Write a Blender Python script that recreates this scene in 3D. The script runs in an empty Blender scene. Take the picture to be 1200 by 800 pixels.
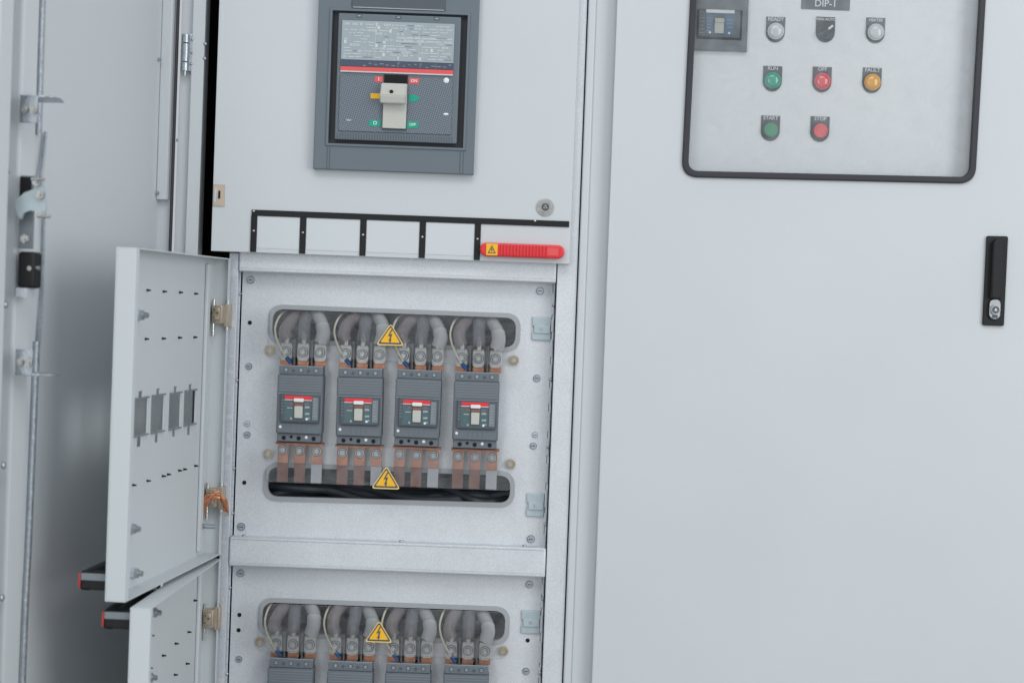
import bpy, bmesh, math, random
from mathutils import Vector, Matrix
random.seed(4)
sc = bpy.context.scene
COL = sc.collection
R = math.radians

# ------------------------------------------------------------------ camera
D = 3.06; F = 2234.0
CAM_M = Matrix.Rotation(R(90-1.03), 3, 'X') @ Matrix.Rotation(R(2.1), 3, 'Z')
CAM_P = Vector((0, -D, 0))
cam = bpy.data.cameras.new('camera'); cam_o = bpy.data.objects.new('camera', cam); COL.objects.link(cam_o)
cam.sensor_width = 36; cam.lens = F/1200*36; cam.clip_start = .05; cam.clip_end = 100
cam_o.location = CAM_P; cam_o.rotation_euler = CAM_M.to_euler()
cam.dof.use_dof = True; cam.dof.focus_distance = 3.05; cam.dof.aperture_fstop = 4.5
sc.camera = cam_o
# ------------------------------------------------------------------ light
w = bpy.data.worlds.new('World'); sc.world = w; w.use_nodes = True
nt = w.node_tree; bg = nt.nodes['Background']
tc = nt.nodes.new('ShaderNodeTexCoord'); sx = nt.nodes.new('ShaderNodeSeparateXYZ'); rp = nt.nodes.new('ShaderNodeValToRGB')
mr = nt.nodes.new('ShaderNodeMapRange'); mr.inputs[1].default_value = -1
nt.links.new(tc.outputs['Generated'], sx.inputs[0]); nt.links.new(sx.outputs[2], mr.inputs[0]); nt.links.new(mr.outputs[0], rp.inputs[0])
rp.color_ramp.elements[0].position = .30; rp.color_ramp.elements[0].color = (.42, .45, .48, 1)
rp.color_ramp.elements[1].position = .75; rp.color_ramp.elements[1].color = (.90, .94, .98, 1)
nt.links.new(rp.outputs[0], bg.inputs[0]); bg.inputs[1].default_value = .74
def area(name, loc, target, sx_, sy_, energy, col):
    l = bpy.data.lights.new(name, 'AREA'); l.shape = 'RECTANGLE'; l.size = sx_; l.size_y = sy_; l.energy = energy; l.color = col
    o = bpy.data.objects.new(name, l); COL.objects.link(o); o.location = loc
    o.rotation_euler = (Vector(target)-Vector(loc)).to_track_quat('-Z', 'Y').to_euler(); return o
area('overhead_light', (-.2, -3.4, 3.0), (.0, 0, -.1), 3.2, 1.4, 52, (.97, 1, 1))
area('side_fill', (2.7, -3.2, .6), (-.6, -.3, -.1), 2.0, 2.4, 62, (.97, 1, 1))  # unseen fill added to lighten the inner faces of the left doors
area('front_fill', (-1.75, -4.5, .1), (-.5, -.3, -.1), 1.2, 2.2, 22, (.97, 1, 1))  # unseen fill added near the camera for the outer door and bolt highlights
sc.view_settings.view_transform = 'Standard'; sc.view_settings.look = 'None'
sc.view_settings.exposure = 0; sc.view_settings.gamma = 1
sc.render.engine = 'CYCLES'; sc.cycles.max_bounces = 8; sc.cycles.transparent_max_bounces = 12
sc.cycles.use_denoising = True

# ------------------------------------------------------------------ helpers
def ray(u, v): return CAM_M @ Vector(((u-600)/F, -(v-400)/F, -1))
def P(u, v, y=0.0):
    d = ray(u, v); t = (y+D)/d.y; p = CAM_P+d*t; return p.x, p.z
def PD(u, v, hx, hy, ang, off=0.0):
    """point where the sight line meets a door's inner face: (distance from hinge, height)"""
    d = ray(u, v); n = Vector((-math.sin(ang), math.cos(ang), 0)); h = Vector((hx, hy, 0))+n*off
    t = (h-CAM_P).dot(n)/d.dot(n); p = CAM_P+d*t
    ax = Vector((math.cos(ang), math.sin(ang), 0)); return (p-h).dot(ax), p.z

MATS = {}
def mat(name, base, rough=.5, metal=0., bump=0., bscale=300, var=0., vscale=6, spangle=0., spec=.5, coat=0., alpha=None, mottled=0.):
    m = bpy.data.materials.new(name); m.use_nodes = True; n = m.node_tree.nodes; L = m.node_tree.links
    b = n['Principled BSDF']; b.inputs['Base Color'].default_value = (*base, 1); b.inputs['Roughness'].default_value = rough
    b.inputs['Metallic'].default_value = metal; b.inputs['Specular IOR Level'].default_value = spec; b.inputs['Coat Weight'].default_value = coat
    t = n.new('ShaderNodeTexCoord'); src = None
    def mul(a_out, lo, hi, prev):
        mrn = n.new('ShaderNodeMapRange'); mrn.inputs[3].default_value = lo; mrn.inputs[4].default_value = hi
        L.new(a_out, mrn.inputs[0]); mx = n.new('ShaderNodeMix'); mx.data_type = 'RGBA'; mx.blend_type = 'MULTIPLY'; mx.inputs[0].default_value = 1
        if prev is None: mx.inputs[6].default_value = (*base, 1)
        else: L.new(prev, mx.inputs[6])
        L.new(mrn.outputs[0], mx.inputs[7]); return mx.outputs[2]
    if var:
        no = n.new('ShaderNodeTexNoise'); no.inputs['Scale'].default_value = vscale; no.inputs['Detail'].default_value = 6
        L.new(t.outputs['Object'], no.inputs['Vector']); src = mul(no.outputs[0], 1-var, 1+var, src)
        ra = n.new('ShaderNodeMapRange'); ra.inputs[3].default_value = rough*.8; ra.inputs[4].default_value = min(1, rough*1.25)
        L.new(no.outputs[0], ra.inputs[0]); L.new(ra.outputs[0], b.inputs['Roughness'])
    if spangle:
        vo = n.new('ShaderNodeTexVoronoi'); vo.inputs['Scale'].default_value = 950; L.new(t.outputs['Object'], vo.inputs['Vector'])
        sp = n.new('ShaderNodeSeparateColor'); L.new(vo.outputs['Color'], sp.inputs[0]); src = mul(sp.outputs[0], 1-spangle, 1+spangle, src)
        vo2 = n.new('ShaderNodeTexVoronoi'); vo2.inputs['Scale'].default_value = 480; L.new(t.outputs['Object'], vo2.inputs['Vector'])
        sp2 = n.new('ShaderNodeSeparateColor'); L.new(vo2.outputs['Color'], sp2.inputs[0]); src = mul(sp2.outputs[1], 1-spangle*.5, 1+spangle*.5, src)
    if src is not None: L.new(src, b.inputs['Base Color'])
    if bump:
        nb = n.new('ShaderNodeTexNoise'); nb.inputs['Scale'].default_value = bscale; nb.inputs['Detail'].default_value = 3
        L.new(t.outputs['Object'], nb.inputs['Vector']); bp = n.new('ShaderNodeBump'); bp.inputs['Strength'].default_value = bump; bp.inputs['Distance'].default_value = .002
        L.new(nb.outputs[0], bp.inputs['Height']); L.new(bp.outputs[0], b.inputs['Normal'])
    if alpha is not None: b.inputs['Alpha'].default_value = alpha
    MATS[name] = m; return m
paint = mat('paint', (.56, .592, .616), .45, bump=.07, bscale=420, var=.04, vscale=3.5)
paint_in = mat('paint_inside', (.56, .60, .62), .5, bump=.06, bscale=420, var=.035, vscale=3)
paint_out = mat('paint_outer', (.565, .597, .62), .6, bump=.05, bscale=380, var=.04, vscale=2)
paint_panel = mat('paint_instrument_panel', (.81, .84, .865), .4, bump=.05, bscale=420)
galv = mat('galvanised', (.635, .66, .69), .45, metal=.3, bump=.2, bscale=700, var=.06, vscale=22, spangle=.075)
galv_d = mat('galvanised_dull', (.56, .59, .64), .5, metal=.3, bump=.2, bscale=700, var=.08, vscale=30, spangle=.1)
zinc = mat('zinc', (.46, .50, .54), .36, metal=.9, var=.3, vscale=170, bump=.25, bscale=300)
steel = mat('steel', (.48, .475, .46), .33, metal=1, var=.3, vscale=170, bump=.25, bscale=300)
brass = mat('yellow_zinc', (.48, .40, .27), .35, metal=.75, var=.15, vscale=60)
hingebr = mat('bronze_hinge', (.50, .42, .34), .38, metal=.6, var=.18, vscale=70)
copper = mat('copper', (.50, .235, .155), .36, metal=.8, var=.4, vscale=85, bump=.2, bscale=150)
copper_d = mat('copper_dull', (.24, .12, .095), .45, metal=.5, var=.4, vscale=60)
lugm = mat('lug_tin', (.47, .465, .45), .36, metal=.6, var=.35, vscale=110, bump=.3, bscale=200)
tinned = mat('tinned_copper', (.46, .47, .51), .4, metal=.6, var=.1, vscale=50)
black = mat('black_plastic', (.010, .011, .013), .5, bump=.1, bscale=600, spec=.3)
blackm = mat('black_matt', (.008, .008, .009), .9)
shade_in = mat('interior_shade', (.02, .021, .024), .8)  # near-black colour stands for the shade inside the closed cabinet
rubber = mat('rubber', (.028, .028, .036), .6, bump=.1)
loomm = mat('loom_black', (.07, .08, .095), .3)
clipm = mat('clip_passivated', (.44, .52, .55), .5, metal=.4, var=.12, vscale=90)
lockm = mat('lock_metal', (.34, .35, .36), .3, metal=.9, var=.15, vscale=120)
braid = mat('braid_copper', (.55, .24, .13), .35, metal=.6, var=.35, vscale=150)
dred = mat('dark_red', (.42, .04, .04), .5)
slate = mat('backing_shade', (.038, .044, .053), .5, var=.2, vscale=20)
rubg = mat('grey_edging', (.36, .38, .40), .6, bump=.1)
plas = mat('breaker_grey', (.135, .155, .18), .5, bump=.15, bscale=700, var=.06, vscale=30)
plas_d = mat('breaker_dark', (.075, .092, .112), .5, bump=.12, bscale=700, var=.06, vscale=30)
plas_l = mat('breaker_light', (.19, .215, .24), .5, bump=.12, bscale=700, var=.05, vscale=30)
surr = mat('surround_grey', (.125, .155, .18), .45, bump=.12, bscale=600, var=.04, vscale=10)
teal = mat('teal_label', (.075, .13, .145), .4, var=.2, vscale=200)
labelg = mat('label_silver', (.33, .38, .41), .4, var=.06, vscale=100)
navy = mat('navy_label', (.055, .075, .12), .4)
beige = mat('beige_toggle', (.50, .50, .46), .4, bump=.05)
white = mat('white', (.75, .77, .78), .4)
pale = mat('pale_print', (.56, .60, .62), .4)
ink = mat('ink_dark', (.07, .09, .11), .5)
red = mat('red', (.72, .03, .04), .38, bump=.04)
redl = mat('red_print', (.75, .09, .09), .4)
green = mat('green_print', (.0, .33, .22), .4)
yellow = mat('yellow', (.88, .47, .01), .4)
yedge = mat('yellow_pale', (.85, .62, .22), .5)
devblue = mat('blue_grey_label', (.05, .13, .22), .4, var=.2, vscale=200)
blue = mat('blue', (.01, .10, .32), .4)
cgrey = mat('barrier_grey', (.10, .11, .125), .45)
def sheath(name, col, tr_):
    m = mat(name, col, .25, var=.3, vscale=45, coat=.7); n = m.node_tree.nodes; L = m.node_tree.links
    t = n.new('ShaderNodeBsdfTransparent'); mx = n.new('ShaderNodeMixShader'); mx.inputs[0].default_value = tr_
    L.new(n['Principled BSDF'].outputs[0], mx.inputs[1]); L.new(t.outputs[0], mx.inputs[2]); L.new(mx.outputs[0], n['Material Output'].inputs[0]); return m
cmid = sheath('cable_mid_grey', (.40, .41, .43), .12)
cdark = sheath('cable_smoky_grey', (.22, .23, .26), .32)
cpink = sheath('cable_smoky_brown', (.29, .25, .26), .34)
clight = mat('cable_light', (.47, .48, .50), .5, var=.08, vscale=60)
cream = mat('cream_wire', (.68, .64, .50), .45)
card = mat('label_card', (.585, .62, .645), .5)
capw = mat('cap_white', (.66, .68, .70), .16, coat=1)
capg = mat('cap_green', (.0, .38, .24), .16, coat=1)
capg2 = mat('cap_green_button', (.06, .32, .17), .35)
capr = mat('cap_red', (.85, .09, .10), .16, coat=1)
capy = mat('cap_amber', (.88, .42, .03), .16, coat=1)
legend = mat('legend_grey', (.085, .10, .115), .5)
concrete = mat('concrete', (.32, .31, .30), .85, bump=.3, bscale=40, var=.12, vscale=3)

def weave():
    m = mat('weave_print', (.15, .17, .215), .45); n = m.node_tree.nodes; L = m.node_tree.links; b = n['Principled BSDF']
    t = n.new('ShaderNodeTexCoord'); ch = n.new('ShaderNodeTexChecker'); ch.inputs['Scale'].default_value = 420
    mp = n.new('ShaderNodeMapping'); mp.inputs['Rotation'].default_value = (0, .5, 0)
    L.new(t.outputs['Object'], mp.inputs[0]); L.new(mp.outputs[0], ch.inputs['Vector'])
    ch.inputs['Color1'].default_value = (.09, .11, .14, 1); ch.inputs['Color2'].default_value = (.175, .21, .25, 1)
    L.new(ch.outputs[0], b.inputs['Base Color']); return m
weavem = weave()
def clear(name, haze, tint=(1, 1, 1), gl=.06, rough=.03, hazecol=(.6, .65, .7), streak=False):
    m = bpy.data.materials.new(name); m.use_nodes = True; n = m.node_tree.nodes; L = m.node_tree.links; n.remove(n['Principled BSDF'])
    out = n['Material Output']; tr = n.new('ShaderNodeBsdfTransparent'); tr.inputs[0].default_value = (*tint, 1)
    df = n.new('ShaderNodeBsdfDiffuse'); df.inputs[0].default_value = (*hazecol, 1)  # pale diffuse haze painted in for soft reflections, with smudges on the pane
    gs = n.new('ShaderNodeBsdfGlossy'); gs.inputs['Roughness'].default_value = rough
    m1 = n.new('ShaderNodeMixShader'); m1.inputs[0].default_value = haze; L.new(tr.outputs[0], m1.inputs[1]); L.new(df.outputs[0], m1.inputs[2])
    if streak:
        t = n.new('ShaderNodeTexCoord'); no = n.new('ShaderNodeTexNoise'); no.inputs['Scale'].default_value = 26; no.inputs['Detail'].default_value = 8; no.inputs['Distortion'].default_value = 1.2
        mm = n.new('ShaderNodeMapRange'); mm.inputs[1].default_value = .3; mm.inputs[2].default_value = .75; mm.inputs[3].default_value = haze*.25; mm.inputs[4].default_value = haze*2.2
        L.new(t.outputs['Object'], no.inputs['Vector']); L.new(no.outputs[0], mm.inputs[0]); L.new(mm.outputs[0], m1.inputs[0])
    fr = n.new('ShaderNodeFresnel'); fr.inputs[0].default_value = 1.45
    m2 = n.new('ShaderNodeMixShader'); L.new(fr.outputs[0], m2.inputs[0]); L.new(m1.outputs[0], m2.inputs[1]); L.new(gs.outputs[0], m2.inputs[2])
    L.new(m2.outputs[0], out.inputs[0]); return m
acry = clear('clear_cover', .05, streak=True, hazecol=(.60, .63, .67))
glass = clear('window_pane', .045, streak=True, hazecol=(.8, .85, .9))

def rr(x0, x1, z0, z1, r, n=7):
    pts = []
    for cx, cz, a0 in ((x1-r, z1-r, 0), (x0+r, z1-r, 90), (x0+r, z0+r, 180), (x1-r, z0+r, 270)):
        for i in range(n+1):
            a = R(a0+90*i/n); pts.append((cx+r*math.cos(a), cz+r*math.sin(a)))
    return pts
def rquad(c, r, n=8):
    """rounded quadrilateral from corners TL,TR,BR,BL"""
    out = []
    for i in range(4):
        p = Vector(c[i]); a = (Vector(c[i-1])-p).normalized(); b = (Vector(c[(i+1) % 4])-p).normalized()
        p0 = p+a*r; p1 = p+b*r
        for k in range(n+1):
            t = k/n; out.append(tuple((1-t)**2*p0+2*t*(1-t)*(p*.85+(p0+p1)*.075)+t*t*p1))
    return out
def circ(x, z, r, n=20): return [(x+r*math.cos(2*math.pi*i/n), z+r*math.sin(2*math.pi*i/n)) for i in range(n)]

class G:
    def __init__(s): s.bm = bmesh.new(); s.mats = []
    def mi(s, m):
        if m not in s.mats: s.mats.append(m)
        return s.mats.index(m)
    def _fin(s, geom_faces, m):
        k = s.mi(m)
        for f in geom_faces: f.material_index = k
    def add(s, bm2, m, M=None, flat=None):
        for f in bm2.faces: f.smooth = True
        if isinstance(flat, list):
            for f in flat: f.smooth = False
        elif flat:
            for f in bm2.faces:
                f.normal_update(); n = f.normal
                if (max(abs(n.x), abs(n.y), abs(n.z)) if flat == 'xyz' else abs(n.z) if flat == 'z' else abs(n.y)) > .9995: f.smooth = False
        me = bpy.data.meshes.new('t')
        if M is not None: bmesh.ops.transform(bm2, matrix=M, verts=bm2.verts)
        k = s.mi(m)
        for f in bm2.faces: f.material_index = k
        bm2.to_mesh(me); bm2.free(); s.bm.from_mesh(me); bpy.data.meshes.remove(me); return s
    def box(s, x0, x1, y0, y1, z0, z1, m, bev=0, seg=2, M=None):
        b = bmesh.new(); bmesh.ops.create_cube(b, size=1)
        for v in b.verts: v.co = Vector(((x0+x1)/2+v.co.x*(x1-x0), (y0+y1)/2+v.co.y*(y1-y0), (z0+z1)/2+v.co.z*(z1-z0)))
        if bev: bmesh.ops.bevel(b, geom=b.edges[:], offset=bev, segments=seg, affect='EDGES', profile=.5)
        return s.add(b, m, M, 'xyz')
    def cyl(s, c, r, h, m, axis='Y', seg=20, r2=None, bev=0, M=None):
        """solid from c along +axis for h (axis 'Y' runs towards +y)"""
        b = bmesh.new(); bmesh.ops.create_cone(b, cap_ends=True, segments=seg, radius1=r, radius2=r if r2 is None else r2, depth=abs(h))
        bmesh.ops.translate(b, verts=b.verts, vec=(0, 0, abs(h)/2))
        if bev: bmesh.ops.bevel(b, geom=[e for e in b.edges if abs(e.verts[0].co.z-e.verts[1].co.z) < 1e-6 and e.verts[0].co.z > 1e-5], offset=bev, segments=2, affect='EDGES')
        for f in b.faces: f.normal_update()
        caps = [f for f in b.faces if abs(f.normal.z) > .9995]
        d = {'X': Vector((1, 0, 0)), 'Y': Vector((0, 1, 0)), 'Z': Vector((0, 0, 1))}[axis]*(1 if h > 0 else -1)
        T = Matrix.Translation(c) @ d.to_track_quat('Z', 'Y').to_matrix().to_4x4()
        bmesh.ops.transform(b, matrix=T, verts=b.verts); return s.add(b, m, M, caps)
    def profx(s, yz, x0, x1, m, bev=0):
        b = bmesh.new(); A = [b.verts.new((x0, y, z)) for y, z in yz]; B = [b.verts.new((x1, y, z)) for y, z in yz]; n = len(yz)
        b.faces.new(A); b.faces.new(B[::-1])
        for i in range(n): b.faces.new((A[i], B[i], B[(i+1) % n], A[(i+1) % n]))
        bmesh.ops.recalc_face_normals(b, faces=b.faces)
        if bev: bmesh.ops.bevel(b, geom=b.edges[:], offset=bev, segments=2, affect='EDGES')
        return s.add(b, m)
    def sph(s, c, r, m, sc_=(1, 1, 1), seg=16):
        b = bmesh.new(); bmesh.ops.create_uvsphere(b, u_segments=seg, v_segments=seg//2+2, radius=r)
        for v in b.verts: v.co = Vector((c[0]+v.co.x*sc_[0], c[1]+v.co.y*sc_[1], c[2]+v.co.z*sc_[2]))
        return s.add(b, m)
    def poly(s, pts, y0, y1, m, holes=(), bev=0, M=None):
        """flat shape in XZ, between depths y0 (front) and y1"""
        cu = bpy.data.curves.new('c', 'CURVE'); cu.dimensions = '2D'; cu.fill_mode = 'BOTH'
        for lst in (pts, *holes):
            sp = cu.splines.new('POLY'); sp.points.add(len(lst)-1)
            for p, q in zip(sp.points, lst): p.co = (q[0], q[1], 0, 1)
            sp.use_cyclic_u = True
        cu.extrude = abs(y1-y0)/2-bev; cu.bevel_depth = bev; cu.bevel_resolution = 1; cu.offset = -bev
        o = bpy.data.objects.new('c', cu); me = bpy.data.meshes.new_from_object(o)
        b = bmesh.new(); b.from_mesh(me); bpy.data.objects.remove(o); bpy.data.curves.remove(cu); bpy.data.meshes.remove(me)
        bmesh.ops.remove_doubles(b, verts=b.verts, dist=1e-6)
        yc = (y0+y1)/2
        for v in b.verts: v.co = Vector((v.co.x, yc-v.co.z, v.co.y))
        return s.add(b, m, M, 'y')
    def text(s, t, x, z, size, y, m, thick=.0006, M=None, align='CENTER'):
        cu = bpy.data.curves.new('c', 'FONT'); cu.body = t; cu.size = size; cu.extrude = thick/2; cu.align_x = align; cu.align_y = 'CENTER'; cu.resolution_u = 3; cu.offset = size*.012
        o = bpy.data.objects.new('c', cu); me = bpy.data.meshes.new_from_object(o)
        b = bmesh.new(); b.from_mesh(me); bpy.data.objects.remove(o); bpy.data.curves.remove(cu); bpy.data.meshes.remove(me)
        for v in b.verts: v.co = Vector((x+v.co.x, y-v.co.z, z+v.co.y))
        return s.add(b, m, M)
    def tube(s, pts, r, m, seg=10, sub=6):
        pts = [Vector(p) for p in pts]
        if sub and len(pts) > 2:
            q = [pts[0]*2-pts[1]]+pts+[pts[-1]*2-pts[-2]]; out = []
            for i in range(1, len(q)-2):
                for k in range(sub):
                    t = k/sub; a, b_, c, d = q[i-1:i+3]
                    out.append(.5*((2*b_)+(c-a)*t+(2*a-5*b_+4*c-d)*t*t+(3*b_-a-3*c+d)*t**3))
            out.append(pts[-1]); pts = out
        b = bmesh.new(); rings = []; up = Vector((.13, .97, .2))
        for i, p in enumerate(pts):
            t = (pts[min(i+1, len(pts)-1)]-pts[max(i-1, 0)]).normalized()
            n = (up-t*up.dot(t)).normalized(); bi = t.cross(n); up = n
            rad = r[i] if isinstance(r, list) else r
            rings.append([b.verts.new(p+(n*math.cos(2*math.pi*k/seg)+bi*math.sin(2*math.pi*k/seg))*rad) for k in range(seg)])
        for i in range(len(rings)-1):
            for k in range(seg): b.faces.new((rings[i][k], rings[i][(k+1) % seg], rings[i+1][(k+1) % seg], rings[i+1][k]))
        b.faces.new(rings[0][::-1]); b.faces.new(rings[-1]); bmesh.ops.recalc_face_normals(b, faces=b.faces)
        return s.add(b, m)
    def build(s, name, parent=None, loc=(0, 0, 0), rz=0, label=None):
        me = bpy.data.meshes.new(name)
        s.bm.to_mesh(me); s.bm.free()
        for m in s.mats: me.materials.append(m)
        sm = [p.use_smooth for p in me.polygons]; me.set_sharp_from_angle(angle=R(32)); me.polygons.foreach_set('use_smooth', sm)
        o = bpy.data.objects.new(name, me); COL.objects.link(o); o.location = loc; o.rotation_euler = (0, 0, rz)
        if parent: o.parent = parent
        if label: o['label'] = label
        return o
def thing(name, label, cat, loc, group=None, rz=0):
    o = bpy.data.objects.new(name, None); COL.objects.link(o); o.location = loc; o.rotation_euler = (0, 0, rz); o.empty_display_size = .05
    o['label'] = label; o['category'] = cat
    if group: o['group'] = group
    return o
def copy_tree(o, parent=None):
    c = o.copy(); COL.objects.link(c)
    if parent: c.parent = parent
    for ch in list(o.children): copy_tree(ch, c)
    return c
def pan_head(g, x, z, y, r, m, h=.003, cross=True):
    g.cyl((x, y, z), r*1.12, -.0004, ink, seg=18)
    g.cyl((x, y, z), r, -h, m, seg=16, bev=h*.4)
    if cross: g.box(x-r*.55, x+r*.55, y-h-.0004, y-h+.0002, z-r*.13, z+r*.13, ink)

ZF, ZT = -1.3, .78   # floor, cabinet top
# ------------------------------------------------------------------ floor
g = G(); g.box(-4, 4, -5, 3, ZF-.1, ZF, concrete); o = g.build('floor'); o['kind'] = 'structure'

# ================================================================== LEFT CABINET
LC = Vector((-.20, .2, ZF))
cab = thing('distribution_cabinet', 'light grey switchgear cabinet standing open, with galvanised mounting panels full of breakers', 'switchgear cabinet', LC)
Lz = -LC
def X(u, v, y=0): return P(u, v, y)[0]
def Z(u, v, y=0): return P(u, v, y)[1]
xp0, xp1 = X(222, 150), X(237, 150)        # left post face
xu0, xu1 = X(650, 400), X(673.5, 400)       # right upright
g = G()
g.box(xp0-.02, xu1, .38, .4, ZF, ZT, shade_in); g.box(xp0-.02, xp0-.018, .012, .38, ZF, ZT, paint)
g.box(xu1-.003, xu1-.001, .03, .38, ZF, ZT, shade_in); g.box(xp0-.02, xu1, .002, .4, ZT, ZT+.02, paint); g.box(xp0-.02, xu1, .03, .38, ZF, ZF+.02, shade_in)
g.box(xp0-.0178, xp0-.0165, .014, .379, ZF+.02, ZT, shade_in)  # dark lining on the side wall, colours the gap as deep shade
g.build('cabinet_body', cab, Lz)
g = G(); g.box(X(264, 450)+.015, X(650, 400)-.01, .145, .148, ZF+.1, Z(450, 330), slate); g.build('added_backing', cab, Lz)  # added plate whose dark colour stands for the dim interior behind the windows
# left post: folded channel
g = G(); g.box(xp0, xp1, -.004, .04, ZF, ZT, paint, bev=.0015); g.box(xp0-.019, xp0-.0005, .004, .03, ZF, ZT, paint, bev=.001)
for v in (52, 69):
    g.sph((xp1+.001, -.003, Z(237, v)), .0035, zinc)
g.build('door_post', cab, Lz)
# hinge on the post
for v0, v1 in ((40, 84),):
    g = G(); x = X(217, 60, -.01); z0, z1 = Z(217, v1), Z(217, v0)
    hgt = z1-z0
    g.box(x-.004, x+.011, -.003, .004, z0, z1, zinc, bev=.001)
    for a, b_ in ((0, .22), (.25, .72), (.75, .97)): g.cyl((x, -.008, z0+hgt*a), .0062, hgt*(b_-a), zinc, axis='Z', seg=16, bev=.001)
    g.cyl((x, -.008, z0-.008), .003, .012, steel, axis='Z')
    for t in (.2, .5, .85): g.sph((x+.0095, -.004, z0+hgt*t), .0022, steel)
    g.build('hinge', cab, Lz)
# right upright (perforated look on its edge) and left upright
g = G(); g.box(xu0, xu1, -.003, .03, ZF, ZT, galv, bev=.0015)
g.build('upright', cab, Lz)
xl0, xl1 = X(264, 450), X(275, 450)
g = G(); g.box(xl0, xl1, -.003, .03, ZF, Z(268, 296), galv_d, bev=.001)
z = ZF+.05
while z < Z(268, 300):
    if random.random() < .6: g.box(xl0+.001+random.random()*.005, xl1-.001-random.random()*.006, -.0033, -.0029, z, z+random.uniform(.004, .012), galv)
    z += random.uniform(.02, .05)
g.build('upright', cab, Lz, label='left galvanised upright with scuffed paint beside the small doors')
# rails
def rail(vt, vb, nm='rail'):
    x0, x1 = xl1+.0006, xu0-.0015; zt, zb = Z(275, vt), Z(275, vb)
    g = G(); g.box(x0, x1, -.006, .028, zb, zt, galv, bev=.003, seg=3)
    g.box(x0+.002, x1-.002, -.0075, -.004, zt-.0032, zt+.0005, galv, bev=.0008)
    g.box(x0+.002, x1-.002, -.0068, -.0055, zb+.006, zb+.0066, galv_d)
    for uu in (285, 470, 615): g.cyl((X(uu, vt, 0), .01, zt), .0035, .003, zinc, axis='Z', seg=12)
    g.build(nm, cab, Lz)
rail(285, 318); rail(628.5, 662.5); rail(972, 1005)
# ---- mounting panels
YP = .026
def panel(dv):
    # coordinates traced on the first panel, moved down by the row pitch
    dz = Z(300, 400+dv, YP)-Z(300, 400, YP); dz = dz if dv else 0
    q = lambda u, v: (X(u, v, YP), Z(u, v, YP)+dz)
    c = [q(280.5, 316), q(647, 316+14), q(635.5, 650), q(267, 636)]
    x0 = q(281, 470)[0]-.001; x1 = q(642.5, 480)[0]; z1 = q(281, 318)[1]+.004; z0 = q(281, 632)[1]-.006
    x0 = X(276, 470, YP)+.005
    holes = []
    wins = [[q(317.5, 358.5), q(608.5, 369.5), q(606.5, 410.5), q(315.5, 400)], [q(312, 543), q(601.5, 554), q(600.5, 592), q(310.5, 584)]]
    for wq in wins: holes.append(rquad(wq, .019))
    g = G(); g.poly([(x0, z0), (x1, z0), (x1, z1), (x0, z1)], YP-.002, YP, galv, holes=holes)
    p = g.build('mounting_panel', cab, Lz)
    for wq in wins:
        def inset(k):
            cc = sum((Vector(a) for a in wq), Vector((0, 0)))/4
            return [tuple(Vector(a)+Vector((math.copysign(1, cc.x-a[0]), math.copysign(1, cc.y-a[1])))*k) for a in wq]
        g = G(); g.poly(rquad(inset(-.003), .022), YP-.005, YP+.006, rubg, holes=[rquad(inset(.0045), .0155)])
        g.build('edging', p)
    # edge strips with slots either side
    g = G(); xs = x0-.0065
    g.box(xs, xs+.0045, YP-.010, YP-.004, z0, z1, galv_d, bev=.0006)
    z = z0+.01
    while z < z1-.01:
        g.cyl((xs+.0024, YP-.0105, z), .0011, .0008, ink, seg=8); z += .0135
    for vv in (344, 445, 548, 600):
        zz = q(278, vv)[1]; g.sph((xs+.004, YP-.011, zz), .0028, steel)
    g.build('hinge_strip', p, label='left slotted strip with black holes')
    g = G(); xs = x1+.0012
    g.box(x1+.0008, xu0-.0018, YP-.008, YP-.001, z0, z1, galv_d, bev=.0005)
    z = z0
    while z < z1-.03:
        L_ = random.uniform(.02, .05); g.box(xs-.0015, xs+.001, YP-.011, YP-.006, z, z+L_*.7, galv_d); z += L_
    for vv in (357, 444, 523, 613): g.sph((xs+.0005, YP-.011, q(642, vv)[1]), .0028, steel)
    g.build('hinge_strip', p)
    for (u, v, r, mt) in ((294, 328, .0055, zinc), (292, 429, .0048, zinc), (290, 496, .0042, galv_d), (290, 509, .0048, zinc), (283, 616.5, .0058, zinc),
                          (633, 341, .0055, zinc), (629, 443, .0052, zinc), (627, 509, .0042, galv_d), (625, 522, .005, zinc), (622, 631, .0058, zinc)):
        g = G(); x, z = q(u, v)
        g.cyl((x, YP-.002, z), r*1.15, -.001, galv_d, seg=20); pan_head(g, x, z, YP-.003, r, mt, .0035)
        g.build('screw', p)
    for (u, v) in ((293, 378), (286.5, 565)) if not dv else ((292.5, 377), (291.5, 395), (631, 407)):
        g = G(); x, z = q(u, v); g.cyl((x, YP-.0026, z), .0034, .001, blackm, seg=16); g.build('hole', p)
    for (u0, v0, u1, v1) in ((624, 371, 645, 399), (617.5, 577, 637, 605)):
        x0c, z1c = q(u0, v0); x1c, z0c = q(u1, v1); g = G()
        g.box(x0c, x1c, YP-.006, YP-.0022, z0c+.022, z1c, clipm, bev=.0012); g.box(x0c, x1c, YP-.006, YP-.0022, z0c, z0c+.013, clipm, bev=.0012)
        g.box(x0c+.003, x1c-.001, YP-.0085, YP-.004, z0c+.011, z0c+.024, clipm, bev=.001); g.cyl(((x0c+x1c)/2, YP-.0085, z0c+.018), .0026, -.001, zinc)
        g.build('latch_clip', p)
    return dz
DZ2 = Z(300, 743)-Z(300, 400)
panel(0); panel(343)
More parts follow.
